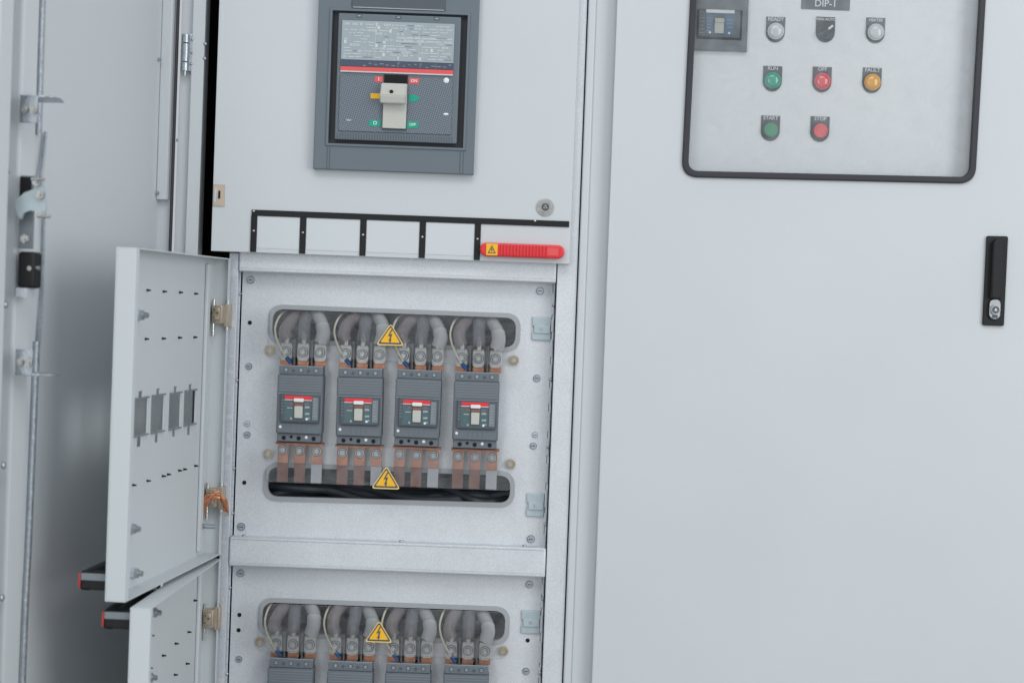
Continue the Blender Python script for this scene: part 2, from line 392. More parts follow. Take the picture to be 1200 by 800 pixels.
# ---- upper door with label strip
YD = -.024
dx0, dx1 = X(252, 150, YD), X(673.5, 150, YD); dz0 = (Z(250, 294.5, YD)+Z(668, 309, YD))/2; dz1 = ZT-.02
g = G(); g.box(dx0, dx1, YD, YD+.0018, dz0, dz1, paint, bev=.0008); g.box(dx0, dx0+.0016, YD+.0018, -.005, dz0, dz1, paint); g.box(dx1-.0016, dx1, YD+.0018, -.005, dz0, dz1, paint)
g.box(dx0+.0016, dx1-.0016, YD+.0018, -.005, dz0, dz0+.0016, paint)
ud = g.build('breaker_door', cab, Lz)
def XD(u, v): return P(u, v, YD)
g = G(); c = [XD(294, 245.5), XD(667.5, 259.5)]
z1 = (c[0][1]+c[1][1])/2; hgt = .0095; x0, x1 = XD(295, 250)[0], XD(667, 262)[0]
g.box(x0, x1, YD-.0025, YD+.0002, z1-hgt, z1, black, bev=.0006)
zb = (XD(297, 296)[1]+XD(560, 304)[1])/2
xs_ = [XD(u, v)[0] for u, v in ((297.5, 270), (355, 273), (425.5, 277), (495, 280), (559.5, 283))]
for x in xs_: g.box(x-.0048, x+.0048, YD-.0025, YD+.0002, zb, z1-hgt, black, bev=.0006)
o = g.build('label_holder', ud)
g = G()
for i in range(4): g.box(xs_[i]+.0055, xs_[i+1]-.0055, YD-.0008, YD+.0002, zb+.0065, z1-hgt-.001, card)
g.build('label_card', ud)
for x in xs_:
    g = G(); g.sph((x, YD-.0026, (zb+z1)/2), .0018, steel, (1.2, .6, 1)); g.build('rivet', ud)
for (u, v) in ((297.5, 247.5), (627, 259)):
    g = G(); x, z = XD(u, v); g.sph((x, YD-.0026, z), .0018, steel, (1.2, .6, 1)); g.build('rivet', ud)
x, z = XD(639, 243); g = G()
g.cyl((x, YD, z), .0138, -.004, steel, seg=40, bev=.0015); g.cyl((x, YD-.004, z), .0095, -.003, steel, seg=32, bev=.001)
g.cyl((x, YD-.0071, z), .0062, -.0004, ink, seg=24); g.cyl((x, YD-.0074, z), .0042, -.001, steel, seg=3); g.cyl((x, YD-.008, z), .0016, -.0008, ink, seg=12)
g.build('lock', ud)
g = G(); x0, z1_ = XD(250.5, 216); x1, z0_ = XD(263, 242); g.poly([(x0, z0_), (x1, z0_), (x1, z1_), (x0, z1_)], YD-.002, YD, hingebr, bev=.0005)
g.box(x0+.008, x0+.0112, YD-.0026, YD-.0018, z0_+.012, z1_-.010, blackm); g.box(x0+.0015, x0+.005, YD-.0028, YD-.0018, z0_+.006, z1_-.006, galv_d, bev=.0004)
g.build('hinge_plate', ud)

# ---- small doors
def small_door(hu, hv, zt, zb, ang, width, dots, cut, hinges, bolts, label, hy=-.012):
    hx = X(hu, hv, hy)
    root_loc = Vector((hx, hy, 0))+Lz
    T = .026; q = lambda u, v: PD(u, v, hx, hy, ang, 0.0)
    holes = []
    for (u0, u1, v0, v1, s0, s1) in cut:
        a = q(u1, (v0+v1)/2)[0]; b_ = q(u0, (v0+v1)/2)[0]; zc1 = q((u0+u1)/2, v0)[1]; zc0 = q((u0+u1)/2, v1)[1]
        n1 = q((u0+u1)/2, s0)[1]; n0 = q((u0+u1)/2, s1)[1]; m_ = (a+b_)/2; k = (b_-a)*.14
        holes.append([(a, zc0), (m_-k, zc0), (m_-k, n0), (m_+k, n0), (m_+k, zc0), (b_, zc0), (b_, zc1), (m_+k, zc1), (m_+k, n1), (m_-k, n1), (m_-k, zc1), (a, zc1)])
    g = G(); t = .0016
    g.poly([(0, zb), (width, zb), (width, zt), (0, zt)], -t, 0, paint_in, holes=holes)
    g.box(0, width, 0, T, zb, zb+t, paint_in); g.box(0, width, 0, T, zt-t, zt, paint_in)
    g.box(width-t, width, 0, T, zb+t, zt-t, paint_in, bev=.0005); g.box(0, t, 0, T, zb+t, zt-t, paint_in)
    g.box(width-.014, width-t, T-t, T, zb+t, zt-t, paint_in)      # returned lip on the free edge
    g.box(t, .010, T-t, T, zb+t, zt-t, paint_in)
    d = g.build('door', cab, root_loc, ang, label)
    if cut:
        for h in holes:
            xs = [p[0] for p in h]; zs = [p[1] for p in h]; a, b_ = min(xs), max(xs); z0c, z1c = h[0][1], h[-1][1]
            g = G(); tt = .003
            g.box(a, b_, .0002, .003, z1c, z1c+.002, plas_l); g.build('cutout_lip', d); g = G(); g.box(a, b_, .0002, .003, z0c-.002, z0c, plas_l)
            g.build('cutout_lip', d)
    for (u, v) in dots:
        s, z = q(u, v); g = G(); g.cyl((s, 0, z), .0019, .006, black, seg=10, r2=.001); g.build('plug', d)
    # stiffener along the hinge side
    g = G(); g.box(.040, .058, .0002, .006, zb+.01, zt-.01, paint_in, bev=.002); g.build('stiffener', d)
    for (u, v) in bolts:
        s, z = q(u, v); g = G(); g.cyl((s, 0, z), .0085, .005, galv_d, seg=6); g.cyl((s, .005, z), .0068, .006, zinc, seg=16, bev=.001); g.cyl((s, .011, z), .004, .006, steel, seg=12, bev=.001)
        g.build('lock_bolt', d)
    for (u, v, pin, braid) in hinges:
        z = q(u, v)[1]; g = G()
        g.box(.0, .024, .004, T-.005, z-.016, z+.013, hingebr, bev=.0015); g.box(.024, .030, .006, T-.008, z-.010, z+.009, hingebr, bev=.0015)
        g.box(-.010, .010, T-.006, T+.0025, z-.021, z+.016, hingebr, bev=.0012)
        for dy, dz in ((.009, -.006), (.015, .001), (.010, .006)): g.cyl((.030, dy, z+dz), .0034, .003, brass, axis='X', seg=6); g.cyl((.033, dy, z+dz), .0016, .001, ink, axis='X', seg=8)
        g.cyl((.020, .0055, z-.036), .0026, .058, steel, axis='Z', seg=10)
        g.cyl((.004, T-.002, z-.026), .0035, .048, steel, axis='Z', seg=10)
        g.build('hinge', d)
    return d, hx, hy, q
zt1 = Z(266, 303, -.012); zb1 = Z(262, 649, -.012)
cuts = [(155, 173, 467, 509, 458, 523), (177, 192, 463.5, 505, 455, 518), (198, 211.5, 461, 501, 452.5, 511), (215.5, 229, 458, 496.5, 450, 509)]
d1, h1x, h1y, q1 = small_door(247, 450, zt1, zb1, R(-95.6), .512,
    [(172, 340), (191, 341.5), (210, 342.5), (228, 344), (242, 344.5), (170, 397), (190, 396.5), (209, 395.5), (227, 395), (155, 568), (172, 563), (190, 557.5), (196, 555.5), (209, 551), (215, 549.5), (228, 545.5)],
    cuts, [(256, 367, True, False), (256, 575, True, True)], [(160, 369), (151, 619), (154, 671)], 'upper small door with four rectangular breaker cutouts')
zt2 = Z(262, 654, -.012); zb2 = zt2-(zt1-zb1)
d2, h2x, h2y, q2 = small_door(247, 450, zt2, zb2, R(-91.7), .512,
    [(233, 678), (227, 703), (220, 740), (176, 744), (205, 753.5), (190, 767.5), (174, 782), (218, 777), (204, 790)],
    [], [(246, 714, True, False)], [(170, 793), (175, 717)], 'lower small door with scattered black plugs')
# pull handles on the doors' outer faces
for d, q, u, v in ((d1, q1, 124, 683), (d2, q2, 152, 729)):
    s, z = q(u, v); s = .50
    g = G(); a, b_ = s-.20, s+.004
    prof = lambda x0, x1, y0, y1, m, bev=.004: g.box(x0, x1, y0, y1, z-.013, z+.013, m, bev=bev, seg=3)
    prof(a, b_, -.040, -.024, black); g.box(a+.01, b_-.01, -.0405, -.036, z+.002, z+.0135, plas_d, bev=.002)
    for x in (a+.004, b_-.0245): g.box(x, x+.024, -.030, -.0018, z-.012, z+.012, black, bev=.002)
    g.box(b_-.001, b_+.0008, -.038, -.0018, z+.001, z+.0105, plas_l, bev=.0006)  # grey band painted as the highlight on the upper end face
    g.box(a, b_+.001, -.0415, -.0385, z-.010, z+.0105, dred, bev=.001)
    g.build('pull_handle', d)
# copper earth braid at the lower hinge
s, z = q1(258, 575); g = G()
for k in range(12):
    o_ = [random.uniform(-.0055, .0055) for _ in range(3)]
    g.tube([(.036+o_[2], .000+o_[0], z-.030), (.038, .004+o_[1], z-.014+o_[0]), (.038, .013+o_[2], z+.002+o_[1]), (.034, .024+o_[0], z+.007+o_[2]), (.028+o_[2], .034+o_[1], z-.002), (.022, .037+o_[0], z-.022+o_[2])], .0013, braid, seg=6)
g.cyl((.036, .000, z-.043), .0045, .014, steel, axis='Z'); g.cyl((.040, .0, z-.044), .0035, .026, zinc, axis='Y'); g.cyl((.044, .004, z-.044), .006, .004, steel, axis='X', seg=6)
g.cyl((.026, .037, z-.024), .005, .005, steel, axis='X', seg=6)
g.build('earth_braid', d1)

# ---- big outer door folded back on the left
OA = R(-99.6); ohx = X(189, 150, .0); ohy = 0.0
qo = lambda u, v, off=0.: PD(u, v, ohx, ohy, OA, off)
OW = .665; z0o, z1o = ZF+.04, ZT-.02
g = G(); g.box(0, OW, -.0016, 0, z0o, z1o, paint_out); g.box(0, .0016, 0, .022, z0o, z1o, paint_out); g.box(0, OW, 0, .022, z1o-.0016, z1o, paint_out); g.box(0, OW, 0, .022, z0o, z0o+.0016, paint_out)
s50 = qo(50, 10)[0]
g.box(OW-.0016, OW, 0, .03, z0o+.002, z1o-.002, paint_out); g.box(OW-.035, OW-.0016, .028, .03, z0o+.002, z1o-.002, paint_out)
od = g.build('outer_door', cab, Vector((ohx, ohy, 0))+Lz, OA)
sa, sb, sc2 = qo(28, 10)[0], qo(22, 10)[0], qo(8, 10)[0]
g = G(); g.box(s50+.010, sa, .0002, .012, z0o+.01, z1o-.01, paint_out, bev=.003); g.box(sa+.002, sc2, .0002, .024, z0o+.01, z1o-.01, paint_out, bev=.004)
for v in (10, 200, 357, 545, 700):
    s, z = qo(11-(v*.013), v, .024); g.sph((s, .0245, z), .005, zinc, (1, .6, 1))
g.build('stiffener', od, label='folded stiffening channel along the free edge')
g = G(); ze = qo(194, 236)[1]; g.box(.002, .015, .0002, .018, ze, z1o-.01, paint_out, bev=.002); g.build('stiffener', od, label='short hinge side channel ending above the small doors')
g = G(); g.box(.001, .008, .021, .0255, z0o+.005, z1o-.005, rubber, bev=.002); g.build('gasket', od)
for (u, v) in ((185, 70), (182, 226), (196, 164), (203, 166)):
    s, z = qo(u, v); g = G(); g.cyl((s, .0 if u < 190 else .016, z), .0028, .006, zinc, seg=12, bev=.001); g.build('screw', od)
# locking rods
sr = qo(47, 200)[0]
g = G()
def rodp(u, v, off=.016): s, z = qo(u, v, off); return (s, off, z)
g.tube([(rodp(50, 0)[0], .016, z1o-.02), rodp(50, 0), rodp(45.5, 158)], .0042, zinc, sub=0, seg=10)
g.tube([rodp(53.5, 155, .018), rodp(51, 180, .018), rodp(47, 212, .02)], .003, zinc, seg=8)
g.build('locking_rod', od, label='upper locking rod')
g = G(); g.tube([rodp(51, 250, .016), rodp(48.5, 340, .016), rodp(45, 404, .016)], .0032, zinc, seg=8); g.tube([rodp(43, 400), rodp(34, 620), rodp(26, 800), (rodp(26, 800)[0]+.004, .016, z0o+.02)], .0048, zinc, seg=10)
g.build('locking_rod', od, label='lower locking rod')
def qs(u, v, S):
    d = ray(u, v); ax = Vector((math.cos(OA), math.sin(OA), 0)); n = Vector((-math.sin(OA), math.cos(OA), 0)); h = Vector((ohx, ohy, 0))
    t = (h+ax*S-CAM_P).dot(ax)/d.dot(ax); p = CAM_P+d*t
    return (p-h).dot(n), p.z
for (v, up, ua, ub, uc) in ((113, False, 24, 45, 62), (438, True, 18, 38, 59)):
    S = .60; ya, z = qs(ua, v, S); yb_, _ = qs(ub, v, S); yc_, _ = qs(uc, v, S)
    g = G(); zz = (z, z+.032) if up else (z-.034, z)
    g.box(S-.0015, S+.0015, ya, yb_, *zz, zinc, bev=.001)
    g.box(S-.060, S+.002, ya, yb_+.010, z-.0015, z+.0015, zinc, bev=.001); g.box(S-.030, S-.002, yb_+.008, yc_, z-.0012, z+.0012, zinc, bev=.001)
    for f in (.32, .85):
        y = ya+(yb_-ya)*f; zc = (zz[0]+zz[1])/2; g.cyl((S+.0015, y, zc), .0058, .005, steel, axis='X', seg=6); g.cyl((S+.006, y, zc), .0032, .003, steel, axis='X', seg=10)
    g.build('rod_guide', od)
S = .60
RYZ = Matrix(((0, -1, 0, 0), (1, 0, 0, 0), (0, 0, 1, 0), (0, 0, 0, 1)))   # (x, y, z) -> (-y, x, z): lays a flat shape in the plane across the door
g = G()
ya, z0_ = qs(21, 291, S-.01); yb_, z1_ = qs(40, 206, S-.01)
g.box(S-.016, S-.010, ya, yb_, z0_, z1_, plas_l, bev=.001); g.box(S-.0098, S-.009, ya, yb_-.003, z1_-.036, z1_-.002, blackm)
pts = [qs(u, v, S) for u, v in ((19, 240), (22, 233), (30, 226), (41, 222), (45, 212), (51, 213), (54, 228), (55, 246), (53, 259), (48, 259), (45, 248), (36, 247), (29, 250), (26, 257), (22, 252))]
g.poly([(-p[0], p[1]) for p in pts], -S-.0045, -S, clipm, M=Matrix(((0, -1, 0, 0), (-1, 0, 0, 0), (0, 0, 1, 0), (0, 0, 0, 1))))
for (u, v) in ((50, 229), (46, 214), (51, 253), (32, 280)):
    y, z = qs(u, v, S); g.cyl((S+.004, y, z), .0058, .006, steel, axis='X', seg=6); g.cyl((S+.010, y, z), .003, .003, steel, axis='X', seg=10)
for (u, v) in ((43, 211), (50, 254)):
    y, z = qs(u, v, S); g.cyl((S+.012, y-.002, z), .002, .018, steel, axis='Y', seg=8)
g.build('lock_mechanism', od)
g = G(); ya, z0_ = qs(18, 337, S); yb_, z1_ = qs(39, 295, S)
g.box(S-.03, S-.004, ya, yb_, z0_, z1_, black, bev=.004, seg=3); g.box(S-.03, S-.002, ya, yb_-.008, z0_-.012, z0_, galv_d)
g.cyl((S-.004, yb_-.006, (z0_+z1_)/2+.002), .003, .002, steel, axis='X'); g.cyl((S-.012, yb_-.002, (z0_+z1_)/2+.003), .003, .006, steel, axis='Y')
g.build('lock_housing', od)

# ================================================================== BREAKERS
YB = YP-.0022
def make_breaker(loc, label, grp):
    t = thing('circuit_breaker', label, 'circuit breaker', loc, grp)
    g = G(); W2 = .0365
    g.box(-W2, W2, -.046, 0, -.047, .047, plas, bev=.0018)
    g.box(-W2+.0015, W2-.0015, -.040, 0, .0472, .0605, plas, bev=.0012); g.box(-W2+.0015, W2-.0015, -.040, 0, -.0605, -.0472, plas, bev=.0012)
    g.box(-W2+.001, W2-.001, -.0475, -.0455, .018, .046, plas, bev=.0008)
    for k in range(6): g.box(-W2+.003, W2-.003, -.0482, -.0472, .0215+k*.0042, .0228+k*.0042, plas_l)
    g.box(-W2+.002, W2-.002, -.0475, -.0455, -.046, -.030, plas, bev=.0008)
    for x in (-.012, -.004, .004, .012): g.box(x-.0002, x+.0002, -.0479, -.0474, -.043, -.034, plas_d)
    for i, x in enumerate((-.024, -.012, 0, .012, .024)):
        big = i % 2 == 0
        g.cyl((x, -.0402, .0545+(0 if big else -.001)), .0036 if big else .0026, -.0006, ink, seg=16)
        if big: g.cyl((x, -.0405, .0545), .0024, -.0012, zinc, seg=12); g.box(x-.002, x+.002, -.0422, -.0416, .0542, .0548, ink)
        g.cyl((x, -.0402, -.0545+(0 if big else .002)), .0034 if big else .0024, -.0006, blackm if i != 3 else white, seg=16)
    for x in (-.0115, .0115): g.box(x-.0014, x+.0014, -.034, -.005, .0605, .0625, blackm)
    g.box(-W2+.0015, W2-.0015, -.038, -.006, .0606, .0616, labelg)
    g.build('housing', t)
    g = G(); g.box(-.0295, .0325, -.054, -.045, -.0285, .0165, plas_d, bev=.0014)
    g.box(-.0235, .0195, -.0546, -.0538, -.0255, .0065, teal)
    g.box(-W2+.002, W2-.002, -.0486, -.0474, .0166, .0174, labelg)
    g.box(-.023, .0205, -.0552, -.0538, .0080, .0138, red, bev=.0002); g.box(-.0235, .0205, -.0555, -.0545, .0068, .0078, white)
    g.box(.0215, .0305, -.0549, -.0537, -.024, .012, plas_l)
    for k in range(7): g.box(.0225, .0225+random.uniform(.003, .007), -.0552, -.0547, .009-k*.0045, .0097-k*.0045, labelg)
    for k in range(5): g.box(-.0285, -.0285+.004, -.0546, -.0538, .006-k*.005, .0072-k*.005, plas_l)
    for x, z, r, m_ in ((-.012, -.0225, .0019, labelg), (.013, -.0225, .0021, white), (.0165, -.021, .0014, labelg), (-.0295, -.0365, .0023, white)): g.cyl((x, -.0553 if z > -.03 else -.0476, z), r, -.0006, m_, seg=12)
    g.box(-.0145, -.0085, -.0552, -.0545, .001, .0018, redl); g.box(.009, .016, -.0552, -.0545, .001, .0018, redl); g.box(-.019, -.0105, -.0552, -.0545, -.006, -.0052, cream)
    g.text('ON', .013, -.004, .0045, -.055, white); g.text('OFF', .0135, -.0145, .004, -.055, white)
    g.build('front_plate', t)
    g = G(); g.box(-.0085, .0075, -.0550, -.0530, -.024, .0055, ink); g.box(-.0085, .0075, -.0605, -.0540, .0042, .0102, white, bev=.0015)
    g.box(-.0072, .0062, -.0590, -.0530, -.0215, -.002, beige, bev=.0014); g.box(-.0078, .0068, -.0585, -.0535, -.002, .0028, copper_d, bev=.001)
    g.build('toggle', t)
    for s_ in (-1, 1):
        x = .002+s_*.014; g = G(); g.box(x-.0012, x+.0012, -.036, -.002, .0626, .104, cgrey, bev=.0004); g.build('phase_barrier', t)
    for i, s_ in enumerate((-1, 0, 1)):
        x = .001+s_*.0272; g = G(); g.box(x-.0095, x+.0095, -.018, -.0145, .0606, .081, copper, bev=.0006); g.build('terminal', t)
    g = G(); g.box(-.0375, .0395, -.034, -.008, -.0645, -.0615, copper_d, bev=.001); g.box(-.0370, .0390, -.0345, -.030, -.0655, -.0640, copper, bev=.0006); g.build('terminal_shroud', t)
    for i, s_ in enumerate((-1, 0, 1)):
        x = .001+s_*.0272; g = G(); m_ = copper if i < 2 else copper; m2 = (copper_d, copper_d, tinned)[i]  # dull copper: dimming under the cover put into the lower bar's colour
        g.box(x-.0088, x+.0088, -.022, -.018, -.096, -.0655, m_, bev=.0006); g.box(x-.0088, x+.0088, -.0175, -.0135, -.127, -.080, m2, bev=.0006)
        b_ = g.build('busbar', t)
        g = G(); g.cyl((x, -.022, -.0755), .0084, -.0006, ink, seg=20); g.cyl((x, -.0226, -.0755), .0070, -.0010, steel, seg=20); g.cyl((x, -.0234, -.0755), .0056, -.0006, ink, seg=20); g.cyl((x, -.0232, -.0755), .0047, -.004, zinc, seg=6, bev=.0006); g.cyl((x, -.0272, -.0755), .0034, -.003, steel, seg=12, bev=.0005); g.build('bolt', b_)
    return t
names = ('leftmost breaker', 'second breaker from left', 'third breaker from left', 'rightmost breaker')
rows = []
bcent = [(350.5, 473.5), (420.5, 476.5), (489, 479), (557.5, 482)]
master = None; bpos = []
xs_b = [X(u, v, -.02) for u, v in bcent]; zavg = sum(Z(u, v, -.02) for u, v in bcent)/4
for row in range(2):
    for i in range(4):
        loc = Vector((xs_b[i]+(0 if row == 0 else 0), YB, zavg+(DZ2 if row else 0))); bpos.append((row, i, loc))
        rn = 'upper' if row == 0 else 'lower'
        lb = f'grey three pole circuit breaker with red stripe, {names[i].replace(" breaker","")} in the {rn} row'
        grp = 'moulded case circuit breakers on the mounting panels'
        if master is None: master = make_breaker(loc, lb, grp)
        else:
            c = copy_tree(master); c.location = loc+Vector((0, 0, random.uniform(-.0008, .0008))); c.rotation_euler = (0, R(random.uniform(-.5, .5)), 0); c['label'] = lb
for o in [o for o in COL.objects if o.name.startswith('circuit_breaker')]: o.scale = (1, .8, 1)
# ---- power cables and control wires
ph = ('left', 'middle', 'right')
for row, i, loc in bpos:
    rn = 'upper' if row == 0 else 'lower'
    for k in range(3):
        x = .001+(k-1)*.0272; j = lambda a: random.uniform(-a, a)
        t = thing('power_cable', f'{ph[k]} grey power cable bolted above the {names[i]}, {rn} row', 'cable', loc+Vector((x, -.0165, .0725)), 'grey power cables feeding the breakers')
        m_ = (cpink, cdark, cmid)[k]
        g = G(); sx = -(k-1)
        top = Vector((sx*.021+j(.003), .085, .085)); 
        hgt = j(.003); bx = j(.002)
        g.tube([(0, 0, .030), (-sx*.004, .001, .040), (-sx*.003+bx, .010, .053+hgt), (sx*.005+bx, .027, .066+hgt), (sx*.016+j(.002), .046, .078), (sx*.024, .066, .11), (sx*.022, .085, .19)], .0105, m_, seg=14)
        g.build('insulation', t)
        if k == 2:
            g = G(); g.tube([(0, 0, .026), (-sx*.004, .001, .040), (-sx*.003+bx, .009, .0525+hgt)], .0114, clight, seg=14); g.build('sleeve', t)
        g = G()
        pts = rr(-.0098, .0098, -.004, .026, .006) 
        g.poly(pts, -.0025, .0015, lugm, bev=.0006); g.cyl((0, 0, .024), .0066, .012, lugm, axis='Z', seg=14)
        l = g.build('cable_lug', t)
        g = G(); g.cyl((0, -.0025, .011), .0084, -.0008, ink, seg=20); g.cyl((0, -.0030, .011), .0070, -.0012, zinc, seg=20); g.cyl((0, -.0040, .011), .0056, -.0004, ink, seg=20); g.cyl((0, -.0037, .011), .0048, -.004, steel, seg=6, bev=.0006, M=Matrix.Translation((0, 0, 0))); g.cyl((0, -.0077, .011), .0034, -.003, steel, seg=12, bev=.0005)
        g.build('bolt', l)
    t = thing('control_wire', f'thin cream wire with blue ferrule left of the {names[i]}, {rn} row', 'wire', loc+Vector((-.036, -.022, .068)), 'thin control wires')
    g = G(); g.tube([(.012, 0, .004), (.004, -.003, .016), (-.006, -.002, .036), (-.010, .01, .055), (-.004, .035, .075), (.01, .07, .085)], .0017, cream, seg=8); g.build('wire', t)
    g = G(); g.tube([(.018, -.002, -.002), (.0105, -.001, .006)], .0032, blue, seg=10, sub=0); g.build('ferrule', t)
# dark cable looms behind the cut-outs
def loom(u0, u1, v, label, dz=0):
    x0, z = P(u0, v, .09); x1 = P(u1, v, .09)[0]; z += dz
    t = thing('cable_loom', label, 'cable loom', (x0, .085, z-.03), 'black cable looms behind the panel')
    for k in range(16):
        g = G(); zz = random.uniform(-.03, .055); r = random.choice((.004, .006, .008))
        pts = [((x1-x0)*f/5+random.uniform(-.01, .01), random.uniform(-.02, .05), zz+random.uniform(-.018, .018)) for f in range(6)]
        g.tube(pts, r, random.choice((loomm, loomm, plas_d)), seg=8); g.build('cable', t)
loom(300, 620, 385, 'dark cables behind the upper window of the top panel')
loom(300, 620, 572, 'dark cables behind the lower window of the top panel')
loom(300, 620, 385, 'dark cables behind the upper window of the bottom panel', DZ2)

# ---- clear covers and warning signs
def cover(u0, u1, v0, v1, scr, label, dz=0):
    y = YB-.040; vm = (v0+v1)/2; x0, x1 = X(u0, vm, y), X(u1, vm, y)
    zt_ = (Z(u0, v0, y)+Z(u1, v0+11, y))/2+dz; zb_ = (Z(u0, v1, y)+Z(u1, v1+11, y))/2+dz
    t = thing('clear_cover', label, 'protective cover', ((x0+x1)/2, YP, zb_), 'clear insulating covers over the terminals'); o_ = -Vector(t.location)
    g = G(); g.poly(rr(x0, x1, zb_, zt_, .006), y, y+.003, acry); g.build('sheet', t, o_)
    for (u, v) in scr:
        x, z = P(u, v, YP); z += dz; g = G(); x_ = P(u, v, y)[0]
        g.cyl((x_, YB, z), .0062, -.004, zinc, seg=16, bev=.001)
        g.cyl((x_, YB-.004, z), .008, -.0015, brass, seg=24); g.cyl((x_, YB-.0055, z), .0060, -.005, brass, seg=6, bev=.0008); g.cyl((x_, YB-.0105, z), .0036, -.003, steel, seg=14, bev=.0006)
        g.build('screw', t, o_)
cover(315, 604, 362, 417, ((313, 410), (602, 422)), 'clear plastic sheet over the cable lugs of the upper breaker row')
cover(312, 600, 519, 564, ((311, 531), (598, 543)), 'clear plastic sheet over the copper bars below the upper breaker row')
cover(315, 604, 362, 417, ((313, 411), (602, 422)), 'clear plastic sheet over the cable lugs of the lower breaker row', DZ2)
def warning(u, v, label, w_=.0225):
    y = YB-.0412; x, z = P(u, v, y)
    t = thing('warning_sign', label, 'warning sign', (x, y, z), 'yellow electricity warning signs')
    def tri(s_, r_):
        h = s_*.9; c = [(0, h), (s_, -h*.75), (-s_, -h*.75)]; out = []
        for i in range(3):
            p = Vector(c[i]); a = (Vector(c[i-1])-p).normalized()*r_; b_ = (Vector(c[(i+1) % 3])-p).normalized()*r_
            for k in range(6): f = k/5; out.append(tuple((1-f)**2*(p+a)+2*f*(1-f)*p+f*f*(p+b_)))
        return out
    M = None
    g = G(); g.poly(tri(w_, .006), -.0006, .0, yedge); g.build('backing', t)
    g = G(); g.poly(tri(w_*.88, .004), -.0010, -.0007, ink); g.build('border', t)
    g = G(); g.poly(tri(w_*.70, .003), -.0014, -.0011, yellow); g.build('field', t)
    g = G(); k = w_/.0225
    g.poly([(a*k, b_*k) for a, b_ in ((.0012, .0105), (-.0042, -.0012), (-.0002, .0002), (-.0016, -.0062), (-.0034, -.0056), (.0004, -.0115), (.0022, -.0048), (.0008, -.0054), (.0032, .0036), (-.0006, .0024), (.0034, .0100))], -.0018, -.0015, ink)
    g.build('lightning_symbol', t)
warning(457.5, 393.5, 'yellow triangle with lightning bolt above the upper row of breakers')
warning(452.5, 561, 'yellow triangle with lightning bolt below the upper row of breakers', .0235)
warning(444, 741, 'yellow triangle with lightning bolt above the lower row of breakers')

# ---- red operating handle
x0, z0_ = XD(562.5, 293); x1, _ = XD(661.5, 293); zc = (XD(563, 292.5)[1]+XD(661, 295.5)[1])/2
t = thing('red_handle', 'red ribbed handle with yellow warning sticker under the black label strip', 'handle', ((x0+x1)/2, YD, zc), rz=0)
L2 = (x1-x0)/2; g = G(); g.poly(rr(-L2, L2, -.0108, .0108, .0107, 9), -.014, 0, red, bev=.003)
n_ = 15
for k in range(n_):
    x = -L2+.034+k*(L2*2-.062)/(n_-1); g.box(x-.0013, x+.0013, -.0162, -.0135, -.0090, .0090, red, bev=.0006)
g.build('grip', t)
g = G(); g.box(-L2+.010, -L2+.028, -.0152, -.0138, -.0092, .0092, yellow, bev=.0003); g.build('warning_sticker', t)
g = G(); cx = -L2+.019; g.poly([(cx-.0065, -.006), (cx+.0065, -.006), (cx, .007)], -.0157, -.0153, ink, holes=[[(cx-.0042, -.0047), (cx+.0042, -.0047), (cx, .0042)]]); g.poly([(cx, .003), (cx-.0016, -.0008), (cx, -.0006), (cx-.0006, -.0045), (cx+.0016, 0), (cx+.0002, 0)], -.0157, -.0153, ink); g.build('warning_symbol', t)
g = G(); g.box(L2-.028, L2-.010, -.0146, -.0139, -.006, .006, redl); g.build('end_mark', t)

# ================================================================== MAIN BREAKER (upper door)
x0, x1 = XD(371.3, 100)[0], XD(558.8, 100)[0]; zb_ = (XD(369, 198)[1]+XD(555, 206)[1])/2; xc = (x0+x1)/2
t = thing('main_circuit_breaker', 'large main circuit breaker with beige toggle in a grey surround on the upper door', 'circuit breaker', (xc, YD, zb_))
def M_(u, v, y=YD-.02): x, z = P(u, v, y); return x-xc, z-zb_
W2 = (x1-x0)/2; HT = .42
ix0 = M_(387, 90)[0]; ix1 = M_(545.5, 90)[0]; iz0 = (M_(385, 166)[1]+M_(541, 175)[1])/2; iz1 = (M_(388, 13)[1]+M_(547, 17)[1])/2
sq = lambda a, b_, c, d: [(a, c), (b_, c), (b_, d), (a, d)]
g = G(); g.poly(sq(-W2, W2, 0, HT), -.016, 0, surr, holes=[sq(ix0, ix1, iz0, iz1)], bev=.0015)
g.poly(sq(ix0-.004, ix1+.004, iz0-.004, iz1+.004), -.0185, -.0155, surr, holes=[sq(ix0, ix1, iz0, iz1)], bev=.0008)
for x in (ix0-.001, ix0+.003, ix1+.001, ix1-.004): g.box(x-.0005, x+.0005, -.0165, -.0158, 0.001, iz0-.006, plas_d)
g.build('surround', t)
g = G(); px0, pz0 = M_(412, 8.5); px1 = M_(522, 9)[0]; g.box(px0, px1, -.0185, -.0155, pz0, pz0+.05, plas_d, bev=.001)
g.box(px0+.002, px1-.002, -.0188, -.018, pz0-.0005, pz0+.001, labelg); g.build('name_plate', t)
